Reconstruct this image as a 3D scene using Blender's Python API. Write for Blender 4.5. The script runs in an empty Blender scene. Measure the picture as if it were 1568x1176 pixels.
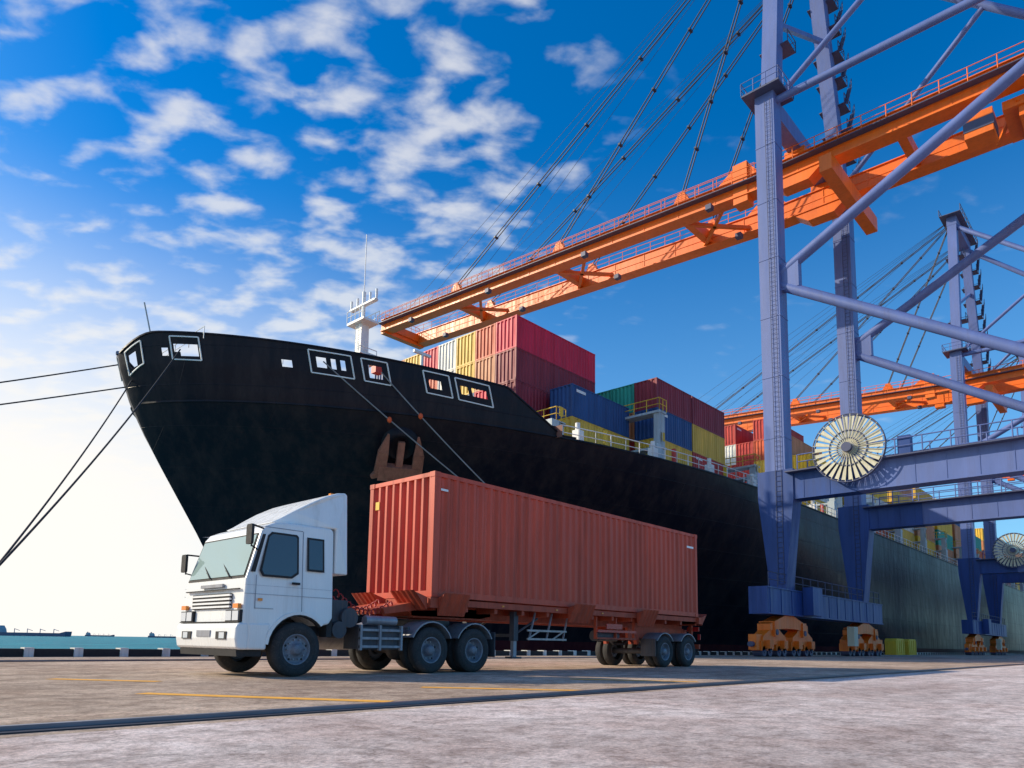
import bpy, math, random
from mathutils import Vector, Matrix
random.seed(7)
scene=bpy.context.scene
R=math.radians
# ------------------------------------------------------------------ materials
def new_mat(name):
    m=bpy.data.materials.new(name); m.use_nodes=True
    nt=m.node_tree; b=nt.nodes['Principled BSDF']
    return m,nt,b
def paint(name,col,rough=.5,metal=0.,var=.25,dirt=.0,dirtcol=(.12,.07,.04),scale=1.5,bump=.0,streak=True,spec=.5):
    m,nt,b=new_mat(name); N=nt.nodes; Lk=nt.links
    b.inputs['Roughness'].default_value=rough; b.inputs['Metallic'].default_value=metal
    b.inputs['Specular IOR Level'].default_value=spec
    tc=N.new('ShaderNodeTexCoord'); mp=N.new('ShaderNodeMapping')
    mp.inputs['Scale'].default_value=(scale,scale,scale*(.25 if streak else 1))
    Lk.new(tc.outputs['Object'],mp.inputs[0])
    n=N.new('ShaderNodeTexNoise'); n.inputs['Scale'].default_value=1.; n.inputs['Detail'].default_value=7; n.inputs['Roughness'].default_value=.65
    Lk.new(mp.outputs[0],n.inputs['Vector'])
    r=N.new('ShaderNodeValToRGB'); e=r.color_ramp.elements
    e[0].position=.3; e[1].position=.72
    e[0].color=tuple(c*(1-var) for c in col)+(1,); e[1].color=tuple(min(1,c*(1+var*.6)) for c in col)+(1,)
    Lk.new(n.outputs[0],r.inputs[0]); out=r.outputs[0]
    if dirt>0:
        mp2=N.new('ShaderNodeMapping'); mp2.inputs['Scale'].default_value=(scale*2.,scale*2.,scale*(.12 if streak else 2)); Lk.new(tc.outputs['Object'],mp2.inputs[0])
        n2=N.new('ShaderNodeTexNoise'); n2.inputs['Scale'].default_value=2.3; n2.inputs['Detail'].default_value=8; n2.inputs['Roughness'].default_value=.7
        Lk.new(mp2.outputs[0],n2.inputs['Vector'])
        r2=N.new('ShaderNodeValToRGB'); r2.color_ramp.elements[0].position=.5; r2.color_ramp.elements[1].position=.75
        r2.color_ramp.elements[1].color=(dirt,dirt,dirt,1)
        Lk.new(n2.outputs[0],r2.inputs[0])
        mx=N.new('ShaderNodeMixRGB'); Lk.new(r2.outputs[0],mx.inputs[0]); Lk.new(out,mx.inputs[1]); mx.inputs[2].default_value=dirtcol+(1,)
        out=mx.outputs[0]
        rg=N.new('ShaderNodeMapRange'); Lk.new(n2.outputs[0],rg.inputs[0]); rg.inputs[1].default_value=.3; rg.inputs[2].default_value=.8; rg.inputs[3].default_value=max(0,rough-.08); rg.inputs[4].default_value=min(1,rough+.25)
        Lk.new(rg.outputs[0],b.inputs['Roughness'])
    Lk.new(out,b.inputs['Base Color'])
    if bump>0:
        bp=N.new('ShaderNodeBump'); bp.inputs['Strength'].default_value=bump; bp.inputs['Distance'].default_value=.02
        Lk.new(n.outputs[0],bp.inputs['Height']); Lk.new(bp.outputs[0],b.inputs['Normal'])
    return m
# ------------------------------------------------------------------ mesh builder
class MB:
    def __init__(s): s.v=[];s.f=[];s.m=[];s.s=[]
    def add(s,vs,fs,m=0,sm=False):
        o=len(s.v); s.v+= [tuple(v) for v in vs]
        for f in fs: s.f.append(tuple(i+o for i in f)); s.m.append(m); s.s.append(sm)
    def box(s,x0,x1,y0,y1,z0,z1,m=0):
        s.add([(x0,y0,z0),(x1,y0,z0),(x1,y1,z0),(x0,y1,z0),(x0,y0,z1),(x1,y0,z1),(x1,y1,z1),(x0,y1,z1)],
              [(0,3,2,1),(4,5,6,7),(0,1,5,4),(1,2,6,5),(2,3,7,6),(3,0,4,7)],m)
    def beam(s,p,q,w,h,m=0,up=(0,0,1),w2=None,h2=None):
        p=Vector(p);q=Vector(q);d=(q-p).normalized();u=Vector(up)
        if abs(d.dot(u))>.99: u=Vector((1,0,0))
        sd=d.cross(u).normalized(); u=sd.cross(d).normalized()
        w2=w if w2 is None else w2; h2=h if h2 is None else h2
        vs=[]
        for c,W,H in ((p,w,h),(q,w2,h2)):
            for a,b in ((-1,-1),(1,-1),(1,1),(-1,1)): vs.append(c+sd*a*W/2+u*b*H/2)
        s.add(vs,[(0,1,2,3),(7,6,5,4),(0,4,5,1),(1,5,6,2),(2,6,7,3),(3,7,4,0)],m)
    def tube(s,p,q,r,m=0,n=8,r2=None,caps=True):
        p=Vector(p);q=Vector(q);d=(q-p).normalized();u=Vector((0,0,1))
        if abs(d.dot(u))>.99: u=Vector((1,0,0))
        a=d.cross(u).normalized(); b=a.cross(d).normalized(); r2=r if r2 is None else r2
        A=[p+(a*math.cos(2*math.pi*i/n)+b*math.sin(2*math.pi*i/n))*r for i in range(n)]
        B=[q+(a*math.cos(2*math.pi*i/n)+b*math.sin(2*math.pi*i/n))*r2 for i in range(n)]
        s.add(A+B,[(i,(i+1)%n,n+(i+1)%n,n+i) for i in range(n)],m,True)
        if caps: s.add(A,[tuple(range(n))[::-1]],m); s.add(B,[tuple(range(n))],m)
    def path(s,pts,r,m=0,n=6):
        for a,b in zip(pts[:-1],pts[1:]): s.tube(a,b,r,m,n,caps=False)
    def prism(s,pts,a0,a1,m=0,axis='y'):
        n=len(pts)
        def mk(a):
            if axis=='y': return [(p[0],a,p[1]) for p in pts]
            if axis=='x': return [(a,p[0],p[1]) for p in pts]
            return [(p[0],p[1],a) for p in pts]
        s.add(mk(a0)+mk(a1),[tuple(range(n)),tuple(range(2*n-1,n-1,-1))]+[(i,n+i,n+(i+1)%n,(i+1)%n) for i in range(n)],m)
    def lathe(s,c,prof,m=0,n=28,axis='y',sm=True,sgn=1):
        vs=[]
        for r,o in prof:
            for i in range(n):
                a=2*math.pi*i/n
                if axis=='y': vs.append((c[0]+r*math.cos(a),c[1]+o*sgn,c[2]+r*math.sin(a)))
                elif axis=='x': vs.append((c[0]+o*sgn,c[1]+r*math.cos(a),c[2]+r*math.sin(a)))
                else: vs.append((c[0]+r*math.cos(a),c[1]+r*math.sin(a),c[2]+o*sgn))
        fs=[(k*n+i,k*n+(i+1)%n,(k+1)*n+(i+1)%n,(k+1)*n+i) for k in range(len(prof)-1) for i in range(n)]
        s.add(vs,fs,m,sm)
    def rail(s,p,q,m=0,h=1.1,sp=2.,r=.035):
        p=Vector(p);q=Vector(q);L=(q-p).length;n=max(1,int(L/sp)); up=Vector((0,0,h))
        for i in range(n+1):
            c=p.lerp(q,i/n); s.tube(c,c+up,r,m,4,caps=False)
        s.tube(p+up,q+up,r,m,4,caps=False); s.tube(p+up*.5,q+up*.5,r*.8,m,4,caps=False)
    def ladder(s,p,q,side,m=0,w=.5,sp=.35,r=.03):
        p=Vector(p);q=Vector(q);sv=Vector(side)*w/2; n=int((q-p).length/sp)
        s.tube(p-sv,q-sv,r,m,4,caps=False); s.tube(p+sv,q+sv,r,m,4,caps=False)
        for i in range(n): c=p.lerp(q,i/n); s.tube(c-sv,c+sv,r*.7,m,4,caps=False)
    def mesh(s,name,mats):
        me=bpy.data.meshes.new(name); me.from_pydata(s.v,[],s.f)
        for mt in mats: me.materials.append(mt)
        me.polygons.foreach_set('material_index',s.m); me.polygons.foreach_set('use_smooth',s.s); me.update()
        return me
    def obj(s,name,mats,parent=None,bevel=0,loc=(0,0,0),fixn=False):
        me=s.mesh(name,mats)
        if fixn:
            import bmesh
            bm=bmesh.new(); bm.from_mesh(me); bmesh.ops.recalc_face_normals(bm,faces=bm.faces); bm.to_mesh(me); bm.free()
        o=bpy.data.objects.new(name,me); scene.collection.objects.link(o); o.location=loc
        if parent: o.parent=parent
        if bevel:
            b=o.modifiers.new('b','BEVEL'); b.width=bevel; b.segments=4; b.limit_method='ANGLE'; b.angle_limit=R(28)
            b.harden_normals=False
        return o
def empty(name,loc=(0,0,0)):
    o=bpy.data.objects.new(name,None); scene.collection.objects.link(o); o.location=loc; return o
# ------------------------------------------------------------------ palette
M_white=paint('white_paint',(.84,.84,.83),.22,var=.06,dirt=.35,dirtcol=(.45,.41,.36),scale=1.2)
M_black=paint('black_rubber',(.02,.02,.022),.75,var=.3,dirt=.6,dirtcol=(.07,.06,.055),scale=5,streak=False)
M_tyre=paint('tyre',(.035,.035,.037),.85,var=.3,dirt=.7,dirtcol=(.12,.1,.085),scale=6,streak=False)
M_rim=paint('rim',(.22,.23,.27),.5,.2,var=.3,dirt=.6,dirtcol=(.12,.09,.07),scale=8,streak=False)
M_chas=paint('chassis_dark',(.06,.065,.08),.6,var=.4,dirt=.6,dirtcol=(.16,.12,.1),scale=4)
M_grey=paint('grey_steel',(.3,.31,.35),.45,.3,var=.3,dirt=.4,scale=3)
M_trail=paint('trailer_red',(.46,.07,.028),.6,var=.35,dirt=.6,dirtcol=(.15,.055,.035),scale=3)
M_cont=paint('container_coral',(.6,.07,.026),.45,var=.25,dirt=.8,dirtcol=(.26,.055,.03),scale=.9,bump=.15)
M_glass,_,b=new_mat('windscreen_glass'); b.inputs['Base Color'].default_value=(.3,.4,.38,1); b.inputs['Roughness'].default_value=.04; b.inputs['Specular IOR Level'].default_value=1.
M_glassd,_,b=new_mat('side_glass'); b.inputs['Base Color'].default_value=(.05,.055,.06,1); b.inputs['Roughness'].default_value=.04; b.inputs['Specular IOR Level'].default_value=.9
M_lens,_,b=new_mat('lamp_lens'); b.inputs['Base Color'].default_value=(.7,.72,.75,1); b.inputs['Roughness'].default_value=.08; b.inputs['Metallic'].default_value=.6
M_amber=paint('amber_lens',(.8,.25,.02),.2,var=.05)
M_float=paint('float_orange',(.75,.1,.02),.5,var=.1)
M_redl=paint('red_hose',(.5,.03,.03),.4,var=.1)
M_yel=paint('yellow_paint',(.78,.5,.03),.5,var=.2,dirt=.3)
# ------------------------------------------------------------------ camera
cam=bpy.data.cameras.new('Camera'); co=bpy.data.objects.new('Camera',cam); scene.collection.objects.link(co)
cam.sensor_width=36; cam.lens=25.26; cam.shift_y=.1645; cam.clip_end=60000; cam.clip_start=.05
p=R(7.17); fw=Vector((.734,.679,0)).normalized()
f=(fw*math.cos(p)+Vector((0,0,math.sin(p)))).normalized(); rt=Vector((fw.y,-fw.x,0)); up=rt.cross(f)
rr=R(.95); rt2=rt*math.cos(rr)+up*math.sin(rr); up2=rt2.cross(f)
mat=Matrix((rt2,up2,-f)).transposed().to_4x4(); mat.translation=Vector((0,0,.7)); co.matrix_world=mat
scene.camera=co
# ------------------------------------------------------------------ light & world
EL=28.; AZ=Vector((-.6,.8,0)).normalized()
sd=(AZ*math.cos(R(EL))+Vector((0,0,math.sin(R(EL))))).normalized()
sun=bpy.data.lights.new('sun','SUN'); sun.energy=5.; sun.angle=R(.5); sun.color=(1,.87,.66)
so=bpy.data.objects.new('sun',sun); scene.collection.objects.link(so); so.rotation_euler=sd.to_track_quat('Z','Y').to_euler()
w=bpy.data.worlds.new('World'); scene.world=w; w.use_nodes=True; nt=w.node_tree; N=nt.nodes; Lk=nt.links
bg=N['Background']; bg.inputs[1].default_value=.15
sky=N.new('ShaderNodeTexSky'); sky.sky_type='NISHITA'; sky.sun_disc=False; sky.sun_elevation=R(EL); sky.sun_rotation=math.atan2(AZ.x,AZ.y)
sky.air_density=1.; sky.dust_density=1.; sky.ozone_density=3.
def math_(op,a,b=None,clamp=False):
    n=N.new('ShaderNodeMath'); n.operation=op; n.use_clamp=clamp
    for i,x in enumerate((a,b)):
        if x is None: continue
        if isinstance(x,(int,float)): n.inputs[i].default_value=x
        else: Lk.new(x,n.inputs[i])
    return n.outputs[0]
def maprange(v,a,b,c=0.,d=1.,smooth=True):
    n=N.new('ShaderNodeMapRange'); n.interpolation_type='SMOOTHSTEP' if smooth else 'LINEAR'
    Lk.new(v,n.inputs[0])
    for i,x in zip((1,2,3,4),(a,b,c,d)): n.inputs[i].default_value=x
    return n.outputs[0]
tc=N.new('ShaderNodeTexCoord'); sep=N.new('ShaderNodeSeparateXYZ'); Lk.new(tc.outputs['Generated'],sep.inputs[0])
X,Y,Z=sep.outputs
def dot(v):
    n=N.new('ShaderNodeVectorMath'); n.operation='DOT_PRODUCT'; Lk.new(tc.outputs['Generated'],n.inputs[0]); n.inputs[1].default_value=v; return n.outputs['Value']
zc=math_('ADD',math_('MAXIMUM',Z,0.),.2)
u=math_('DIVIDE',dot((.679,-.734,0)),zc); v=math_('DIVIDE',dot((.734,.679,0)),zc)
cmb=N.new('ShaderNodeCombineXYZ'); Lk.new(u,cmb.inputs[0]); Lk.new(v,cmb.inputs[1])
mp=N.new('ShaderNodeMapping'); mp.inputs['Rotation'].default_value=(0,0,R(-18)); mp.inputs['Location'].default_value=(7.1,2.2,0); mp.inputs['Scale'].default_value=(4.,5.8,1); Lk.new(cmb.outputs[0],mp.inputs[0])
n1=N.new('ShaderNodeTexNoise'); n1.inputs['Scale'].default_value=2.7; n1.inputs['Detail'].default_value=5; n1.inputs['Roughness'].default_value=.48; n1.inputs['Distortion'].default_value=.15
Lk.new(mp.outputs[0],n1.inputs['Vector'])
n2=N.new('ShaderNodeTexNoise'); n2.inputs['Scale'].default_value=.4; n2.inputs['Detail'].default_value=2; Lk.new(mp.outputs[0],n2.inputs['Vector'])
side=maprange(dot((.679,-.734,0)),.2,-.15,0,1)
cov=math_('ADD',math_('MULTIPLY',n2.outputs[0],.34),math_('MULTIPLY',side,.17))
dens=math_('ADD',n1.outputs[0],cov)
cl=maprange(dens,.76,1.05,0,.82)
cl=math_('MULTIPLY',cl,maprange(Z,.05,.22,0,1))
cl=math_('MULTIPLY',cl,maprange(side,0,.5,.3,1))
hsv=N.new('ShaderNodeHueSaturation'); hsv.inputs['Saturation'].default_value=1.6; hsv.inputs['Value'].default_value=1.0; Lk.new(sky.outputs[0],hsv.inputs['Color'])
tint=N.new('ShaderNodeMixRGB'); tint.blend_type='MULTIPLY'; tint.inputs[0].default_value=1; Lk.new(hsv.outputs[0],tint.inputs[1]); tint.inputs[2].default_value=(.78,1.17,1.27,1)
mxc=N.new('ShaderNodeMixRGB'); Lk.new(cl,mxc.inputs[0]); Lk.new(tint.outputs[0],mxc.inputs[1]); mxc.inputs[2].default_value=(5.2,5.3,5.6,1)
hz2=maprange(Z,.62,.0,0,.5)
mxk=N.new('ShaderNodeMixRGB'); Lk.new(hz2,mxk.inputs[0]); Lk.new(mxc.outputs[0],mxk.inputs[1]); mxk.inputs[2].default_value=(3.,4.9,6.5,1)
hz=math_('MULTIPLY',maprange(Z,.54,.16,0,1),maprange(dot((-.3,.95,0)),.32,.86,0,1))
mxh=N.new('ShaderNodeMixRGB'); Lk.new(hz,mxh.inputs[0]); Lk.new(mxk.outputs[0],mxh.inputs[1]); mxh.inputs[2].default_value=(7.,6.7,6.3,1)
Lk.new(mxh.outputs[0],bg.inputs[0])
scene.view_settings.view_transform='Standard'; scene.view_settings.look='None'; scene.view_settings.exposure=0
# ------------------------------------------------------------------ ground, sea
def ground_mat(name,c0,c1,c2,streakdark=.8):
    m,nt,b=new_mat(name); N=nt.nodes; Lk=nt.links
    tc=N.new('ShaderNodeTexCoord')
    def noise(sc,det,ro,vec=None):
        n=N.new('ShaderNodeTexNoise'); n.inputs['Scale'].default_value=sc; n.inputs['Detail'].default_value=det; n.inputs['Roughness'].default_value=ro
        Lk.new(vec or tc.outputs['Object'],n.inputs['Vector']); return n.outputs[0]
    def ramp(v,p0,q0,p1,q1):
        r=N.new('ShaderNodeValToRGB'); e=r.color_ramp.elements; e[0].position=p0; e[0].color=tuple(q0)+(1,); e[1].position=p1; e[1].color=tuple(q1)+(1,); Lk.new(v,r.inputs[0]); return r.outputs[0]
    def mul(a,b_):
        x=N.new('ShaderNodeMixRGB'); x.blend_type='MULTIPLY'; x.inputs[0].default_value=1; Lk.new(a,x.inputs[1]); Lk.new(b_,x.inputs[2]); return x.outputs[0]
    base=ramp(noise(.7,10,.75),.38,c0,.6,c1)
    fine=noise(24,8,.82)
    out=mul(base,ramp(fine,.36,(.52,.52,.52),.6,(1.12,1.12,1.12)))
    out=mul(out,ramp(noise(3.6,9,.76),.4,(.64,.61,.6),.55,(1.06,1.06,1.06)))
    out=mul(out,ramp(noise(.16,4,.6),.42,(.76,.74,.73),.56,(1.03,1.03,1.03)))
    sp=N.new('ShaderNodeTexVoronoi'); sp.inputs['Scale'].default_value=6; Lk.new(tc.outputs['Object'],sp.inputs['Vector'])
    spot=ramp(sp.outputs['Distance'],.05,(1,1,1),.14,(0,0,0))
    ms=N.new('ShaderNodeMath'); ms.operation='GREATER_THAN'; Lk.new(noise(1.3,3,.5),ms.inputs[0]); ms.inputs[1].default_value=.53
    mm=N.new('ShaderNodeMath'); mm.operation='MULTIPLY'; Lk.new(spot,mm.inputs[0]); Lk.new(ms.outputs[0],mm.inputs[1])
    m3=N.new('ShaderNodeMixRGB'); Lk.new(mm.outputs[0],m3.inputs[0]); Lk.new(out,m3.inputs[1]); m3.inputs[2].default_value=c2+(1,)
    mp=N.new('ShaderNodeMapping'); mp.inputs['Scale'].default_value=(.09,1.3,1); mp.inputs['Rotation'].default_value=(0,0,R(4)); Lk.new(tc.outputs['Object'],mp.inputs[0])
    out=mul(m3.outputs[0],ramp(noise(1,7,.65,mp.outputs[0]),.38,(streakdark,)*3,.56,(1,1,1)))
    cr=N.new('ShaderNodeTexVoronoi'); cr.feature='DISTANCE_TO_EDGE'; cr.inputs['Scale'].default_value=.32
    wv=N.new('ShaderNodeVectorMath'); wv.operation='MULTIPLY_ADD'
    nn=N.new('ShaderNodeTexNoise'); nn.inputs['Scale'].default_value=1.5; nn.inputs['Detail'].default_value=6; Lk.new(tc.outputs['Object'],nn.inputs['Vector'])
    Lk.new(nn.outputs['Color'],wv.inputs[0]); wv.inputs[1].default_value=(1.3,1.3,0); Lk.new(tc.outputs['Object'],wv.inputs[2]); Lk.new(wv.outputs[0],cr.inputs['Vector'])
    out=mul(out,ramp(cr.outputs['Distance'],.001,(.68,.66,.65),.005,(1,1,1)))
    Lk.new(out,b.inputs['Base Color']); b.inputs['Roughness'].default_value=.85; b.inputs['Specular IOR Level'].default_value=.3
    bp=N.new('ShaderNodeBump'); bp.inputs['Strength'].default_value=.8; bp.inputs['Distance'].default_value=.016; Lk.new(fine,bp.inputs['Height']); Lk.new(bp.outputs[0],b.inputs['Normal'])
    return m
M_q=ground_mat('quay_asphalt',(.56,.4,.29),(.78,.6,.46),(.18,.14,.12),.78)
M_c=ground_mat('apron_concrete',(.78,.61,.55),(.95,.82,.77),(.25,.18,.16),.85)
mb=MB(); mb.add([(-3000,-3000,0),(6000,-3000,0),(6000,27.5,0),(-3000,27.5,0)],[(0,1,2,3)],0)
mb.add([(-3000,27.5,0),(6000,27.5,0),(6000,27.5,-4),(-3000,27.5,-4)],[(3,2,1,0)],1)
mb.obj('ground',[M_q,M_c])
mb=MB(); mb.add([(-400,-200,.004),(1200,-200,.004),(1200,5.9,.004),(-400,5.9,.004)],[(0,1,2,3)],0)
mb.obj('concrete_apron',[M_c])
m,nt,b=new_mat('sea_water'); N=nt.nodes; Lk=nt.links
b.inputs['Roughness'].default_value=.5; b.inputs['Specular IOR Level'].default_value=.1
tc=N.new('ShaderNodeTexCoord'); mp=N.new('ShaderNodeMapping'); mp.inputs['Rotation'].default_value=(0,0,R(47)); mp.inputs['Scale'].default_value=(.05,.25,.1); Lk.new(tc.outputs['Object'],mp.inputs[0])
n=N.new('ShaderNodeTexNoise'); n.inputs['Scale'].default_value=1.; n.inputs['Detail'].default_value=9; n.inputs['Roughness'].default_value=.7; Lk.new(mp.outputs[0],n.inputs['Vector'])
bp=N.new('ShaderNodeBump'); bp.inputs['Strength'].default_value=.8; bp.inputs['Distance'].default_value=1.; Lk.new(n.outputs[0],bp.inputs['Height']); Lk.new(bp.outputs[0],b.inputs['Normal'])
r=N.new('ShaderNodeValToRGB'); e=r.color_ramp.elements; e[0].position=.38; e[0].color=(0,.12,.17,1); e[1].position=.66; e[1].color=(.01,.36,.42,1); Lk.new(n.outputs[0],r.inputs[0]); Lk.new(r.outputs[0],b.inputs['Base Color'])
mb=MB(); mb.add([(-30000,27.4,-3),(30000,27.4,-3),(30000,30000,-3),(-30000,30000,-3)],[(0,1,2,3)],0)
mb.obj('sea',[m])
mb=MB()
for yy in (6.3,22.3):
    mb.box(-300,900,yy-.17,yy+.17,.0,.012,0); mb.box(-300,900,yy-.035,yy+.035,.012,.045,1)
mb.obj('crane_rail',[paint('rail_slot',(.03,.03,.04),.6,var=.3),paint('rail_steel',(.2,.2,.25),.35,.7,var=.2)])
M_mark=paint('road_marking_yellow',(.9,.42,.03),.8,var=.2,dirt=.6,dirtcol=(.6,.45,.3),scale=6,streak=False)
mb=MB()
for a,c in (((3.56,9.53),(5.28,6.75)),((3.6,13.4),(4.7,11.9)),((7.3,8.6),(8.9,6.6)),((11.5,9.),(13.,7.))):
    A=Vector((a[0],a[1],.004));C=Vector((c[0],c[1],.004));d=(C-A).normalized();s=Vector((-d.y,d.x,0))*.13
    mb.add([A-s,C-s,C+s,A+s],[(0,1,2,3)])
mb.obj('road_marking',[M_mark])
mb=MB(); x=-60.
while x<420:
    mb.box(x,x+1.12,27.05,27.45,.0,.26,0); mb.box(x+1.13,x+1.4,27.0,27.47,0,.3,1); x+=1.42
mb.obj('quay_kerb',[M_black,paint('kerb_white',(.75,.72,.66),.8,var=.3,dirt=.5)])
# ------------------------------------------------------------------ container mesh
def container(mb,L,W,H,m=0,fr=1,pitch=.28,dep=.036,o=(0,0,0)):
    ox,oy,oz=o
    def B(a,b,c,d,e,f,mm=fr): mb.box(ox+a,ox+b,oy+c,oy+d,oz+e,oz+f,mm)
    P=.13
    for a in (0,L-P):
        for c in (0,W-P): B(a,a+P,c,c+P,0,H)
    for c in (.004,W-.104):
        B(P,L-P,c,c+.1,0,.14); B(P,L-P,c,c+.1,H-.1,H-.002)
    for a in (.004,L-.104):
        B(a,a+.1,P,W-P,0,.14); B(a,a+.1,P,W-P,H-.1,H-.002)
    B(P,L-P,P,W-P,H-.03,H-.012,m); B(P,L-P,P,W-P,.02,.1,m)
    for a in (-.01,L-.17):
        for c in (-.01,W-.17):
            for e in (-.005,H-.115): B(a,a+.18,c,c+.18,e,e+.12)
    def wave(n0,n1):
        k=max(1,round((n1-n0)/pitch)); pp=(n1-n0)/k; pts=[]
        for i in range(k):
            b=n0+i*pp; pts+= [(b,0),(b+pp*.26,0),(b+pp*.5,1),(b+pp*.76,1)]
        pts.append((n1,0)); return pts
    z0=oz+.14; z1=oz+H-.1
    for base,dr in ((.012,1),(W-.012,-1)):
        pts=wave(P,L-P); vs=[]
        for x,t in pts: y=oy+base+dr*dep*t; vs+=[(ox+x,y,z0),(ox+x,y,z1)]
        fs=[(2*i,2*i+2,2*i+3,2*i+1) for i in range(len(pts)-1)]
        if dr<0: fs=[q[::-1] for q in fs]
        mb.add(vs,fs,m)
    for base,dr in ((.012,1),(L-.012,-1)):
        pts=wave(P,W-P); vs=[]
        for y,t in pts: x=ox+base+dr*dep*1.7*t; vs+=[(x,oy+y,z0),(x,oy+y,z1)]
        fs=[(2*i,2*i+2,2*i+3,2*i+1)[::-1] for i in range(len(pts)-1)]
        if dr<0: fs=[q[::-1] for q in fs]
        mb.add(vs,fs,m)
# ------------------------------------------------------------------ truck
def wheel(mb,c,r,wd,face,front=False,n=40):
    x,y,z=c
    o=lambda t: t*(-face)
    prof=[(r*.56,0.02),(r*.62,0.0),(r*.7,-.012),(r*.86,-.012),(r*.93,.01),(r*.955,.03),(r,.045),(r,wd-.045),(r*.95,wd-.02),(r*.6,wd)]
    mb.lathe((x,y,z),[(a,o(b)) for a,b in prof],1,n)
    for g in (.25,.42,.58,.75):
        mb.lathe((x,y,z),[(r+.002,o(wd*g-.008)),(r+.002,o(wd*g+.008))],0,n)
    mb.lathe((x,y,z),[(r*.73,o(-.0135)),(r*.745,o(-.0135))],0,n)
    mb.lathe((x,y,z),[(r*.57,o(.015)),(r*.53,o(.01)),(r*.5,o(.04)),(r*.47,o(.06 if front else .14)),(r*.3,o(.03 if front else .17)),(r*.22,o(.02 if front else .12)),(r*.2,o(-.03 if front else .02)),(r*.14,o(-.05 if front else 0)),(0.001,o(-.05 if front else 0))],2,n)
    for i in range(10):
        a=2*math.pi*i/10; rr_=r*.37; yy=y+o(.04 if front else .155)
        mb.tube((x+rr_*math.cos(a),yy,z+rr_*math.sin(a)),(x+rr_*math.cos(a),yy+face*.035,z+rr_*math.sin(a)),.016,3,6)
        if i%2==0:
            a+=.31; rr_=r*.44; yy=y+o(.052 if front else .145)
            mb.tube((x+rr_*math.cos(a),yy,z+rr_*math.sin(a)),(x+rr_*math.cos(a),yy+face*.008,z+rr_*math.sin(a)),.022,0,8)
Y0,Y1=12.2,14.68
truck=empty('semi_truck')
tap=lambda z: max(0,z-1.85)*.09
arch=[(7.3+.64*math.cos(R(a)),.53+.64*math.sin(R(a))) for a in range(42,181,12)]
prof=[(6.24,.5),(6.19,.62),(6.17,.95),(6.18,1.3),(6.2,1.78),(6.47,2.66),(6.56,2.78),(6.75,2.87),(7.0,2.9),(7.98,2.9),(8.03,2.84),(8.03,1.12),(7.95,1.0)]+arch+[(6.66,.5)]
mb=MB(); mb.prism(prof,Y0,Y1,0)
for i,(x,y,z) in enumerate(mb.v):
    t=tap(z)
    mb.v[i]=(x,y+t if y<13 else y-t,z)
mb.obj('cab_body',[M_white],truck,bevel=.07,fixn=True)
mb=MB()
for yy0,yy1 in ((Y0-.025,Y0+.1),(Y1-.1,Y1+.025)):
    for i in range(len(arch)-1):
        a,c=arch[i],arch[i+1]
        def sc(p,k): return (7.3+(p[0]-7.3)*k,.53+(p[1]-.53)*k)
        mb.prism([sc(a,.985),sc(c,.985),sc(c,1.08),sc(a,1.08)],yy0,yy1,0)
        mb.prism([sc(a,.94),sc(c,.94),sc(c,.984),sc(a,.984)],yy0+.02,yy1 if yy0<13 else yy1-.02,1)
mb.obj('wheel_arch_flare',[M_white,M_black],truck)
mb=MB()
prof=[(6.78,2.9),(6.95,3.0),(7.2,3.17),(7.5,3.36),(7.85,3.55),(8.15,3.67),(8.33,3.7),(8.38,3.66),(8.38,2.0),(8.07,2.0),(8.07,2.9)]
mb.prism(prof,Y0+.07,Y1-.07,0)
for i,(x,y,z) in enumerate(mb.v):
    t=max(0,z-2.9)*.16+max(0,7.6-x)*.28*(1 if z>2.89 else 0)
    mb.v[i]=(x,y+t if y<13 else y-t,z)
mb.obj('roof_fairing',[M_white],truck,bevel=.06,fixn=True)
mb=MB()
def sideq(pts,m,off,near=True):
    vs=[(x,(Y0+tap(z)-off) if near else (Y1-tap(z)+off),z) for x,z in pts]
    n=len(vs); mb.add(vs,[tuple(range(n))],m)
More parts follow.
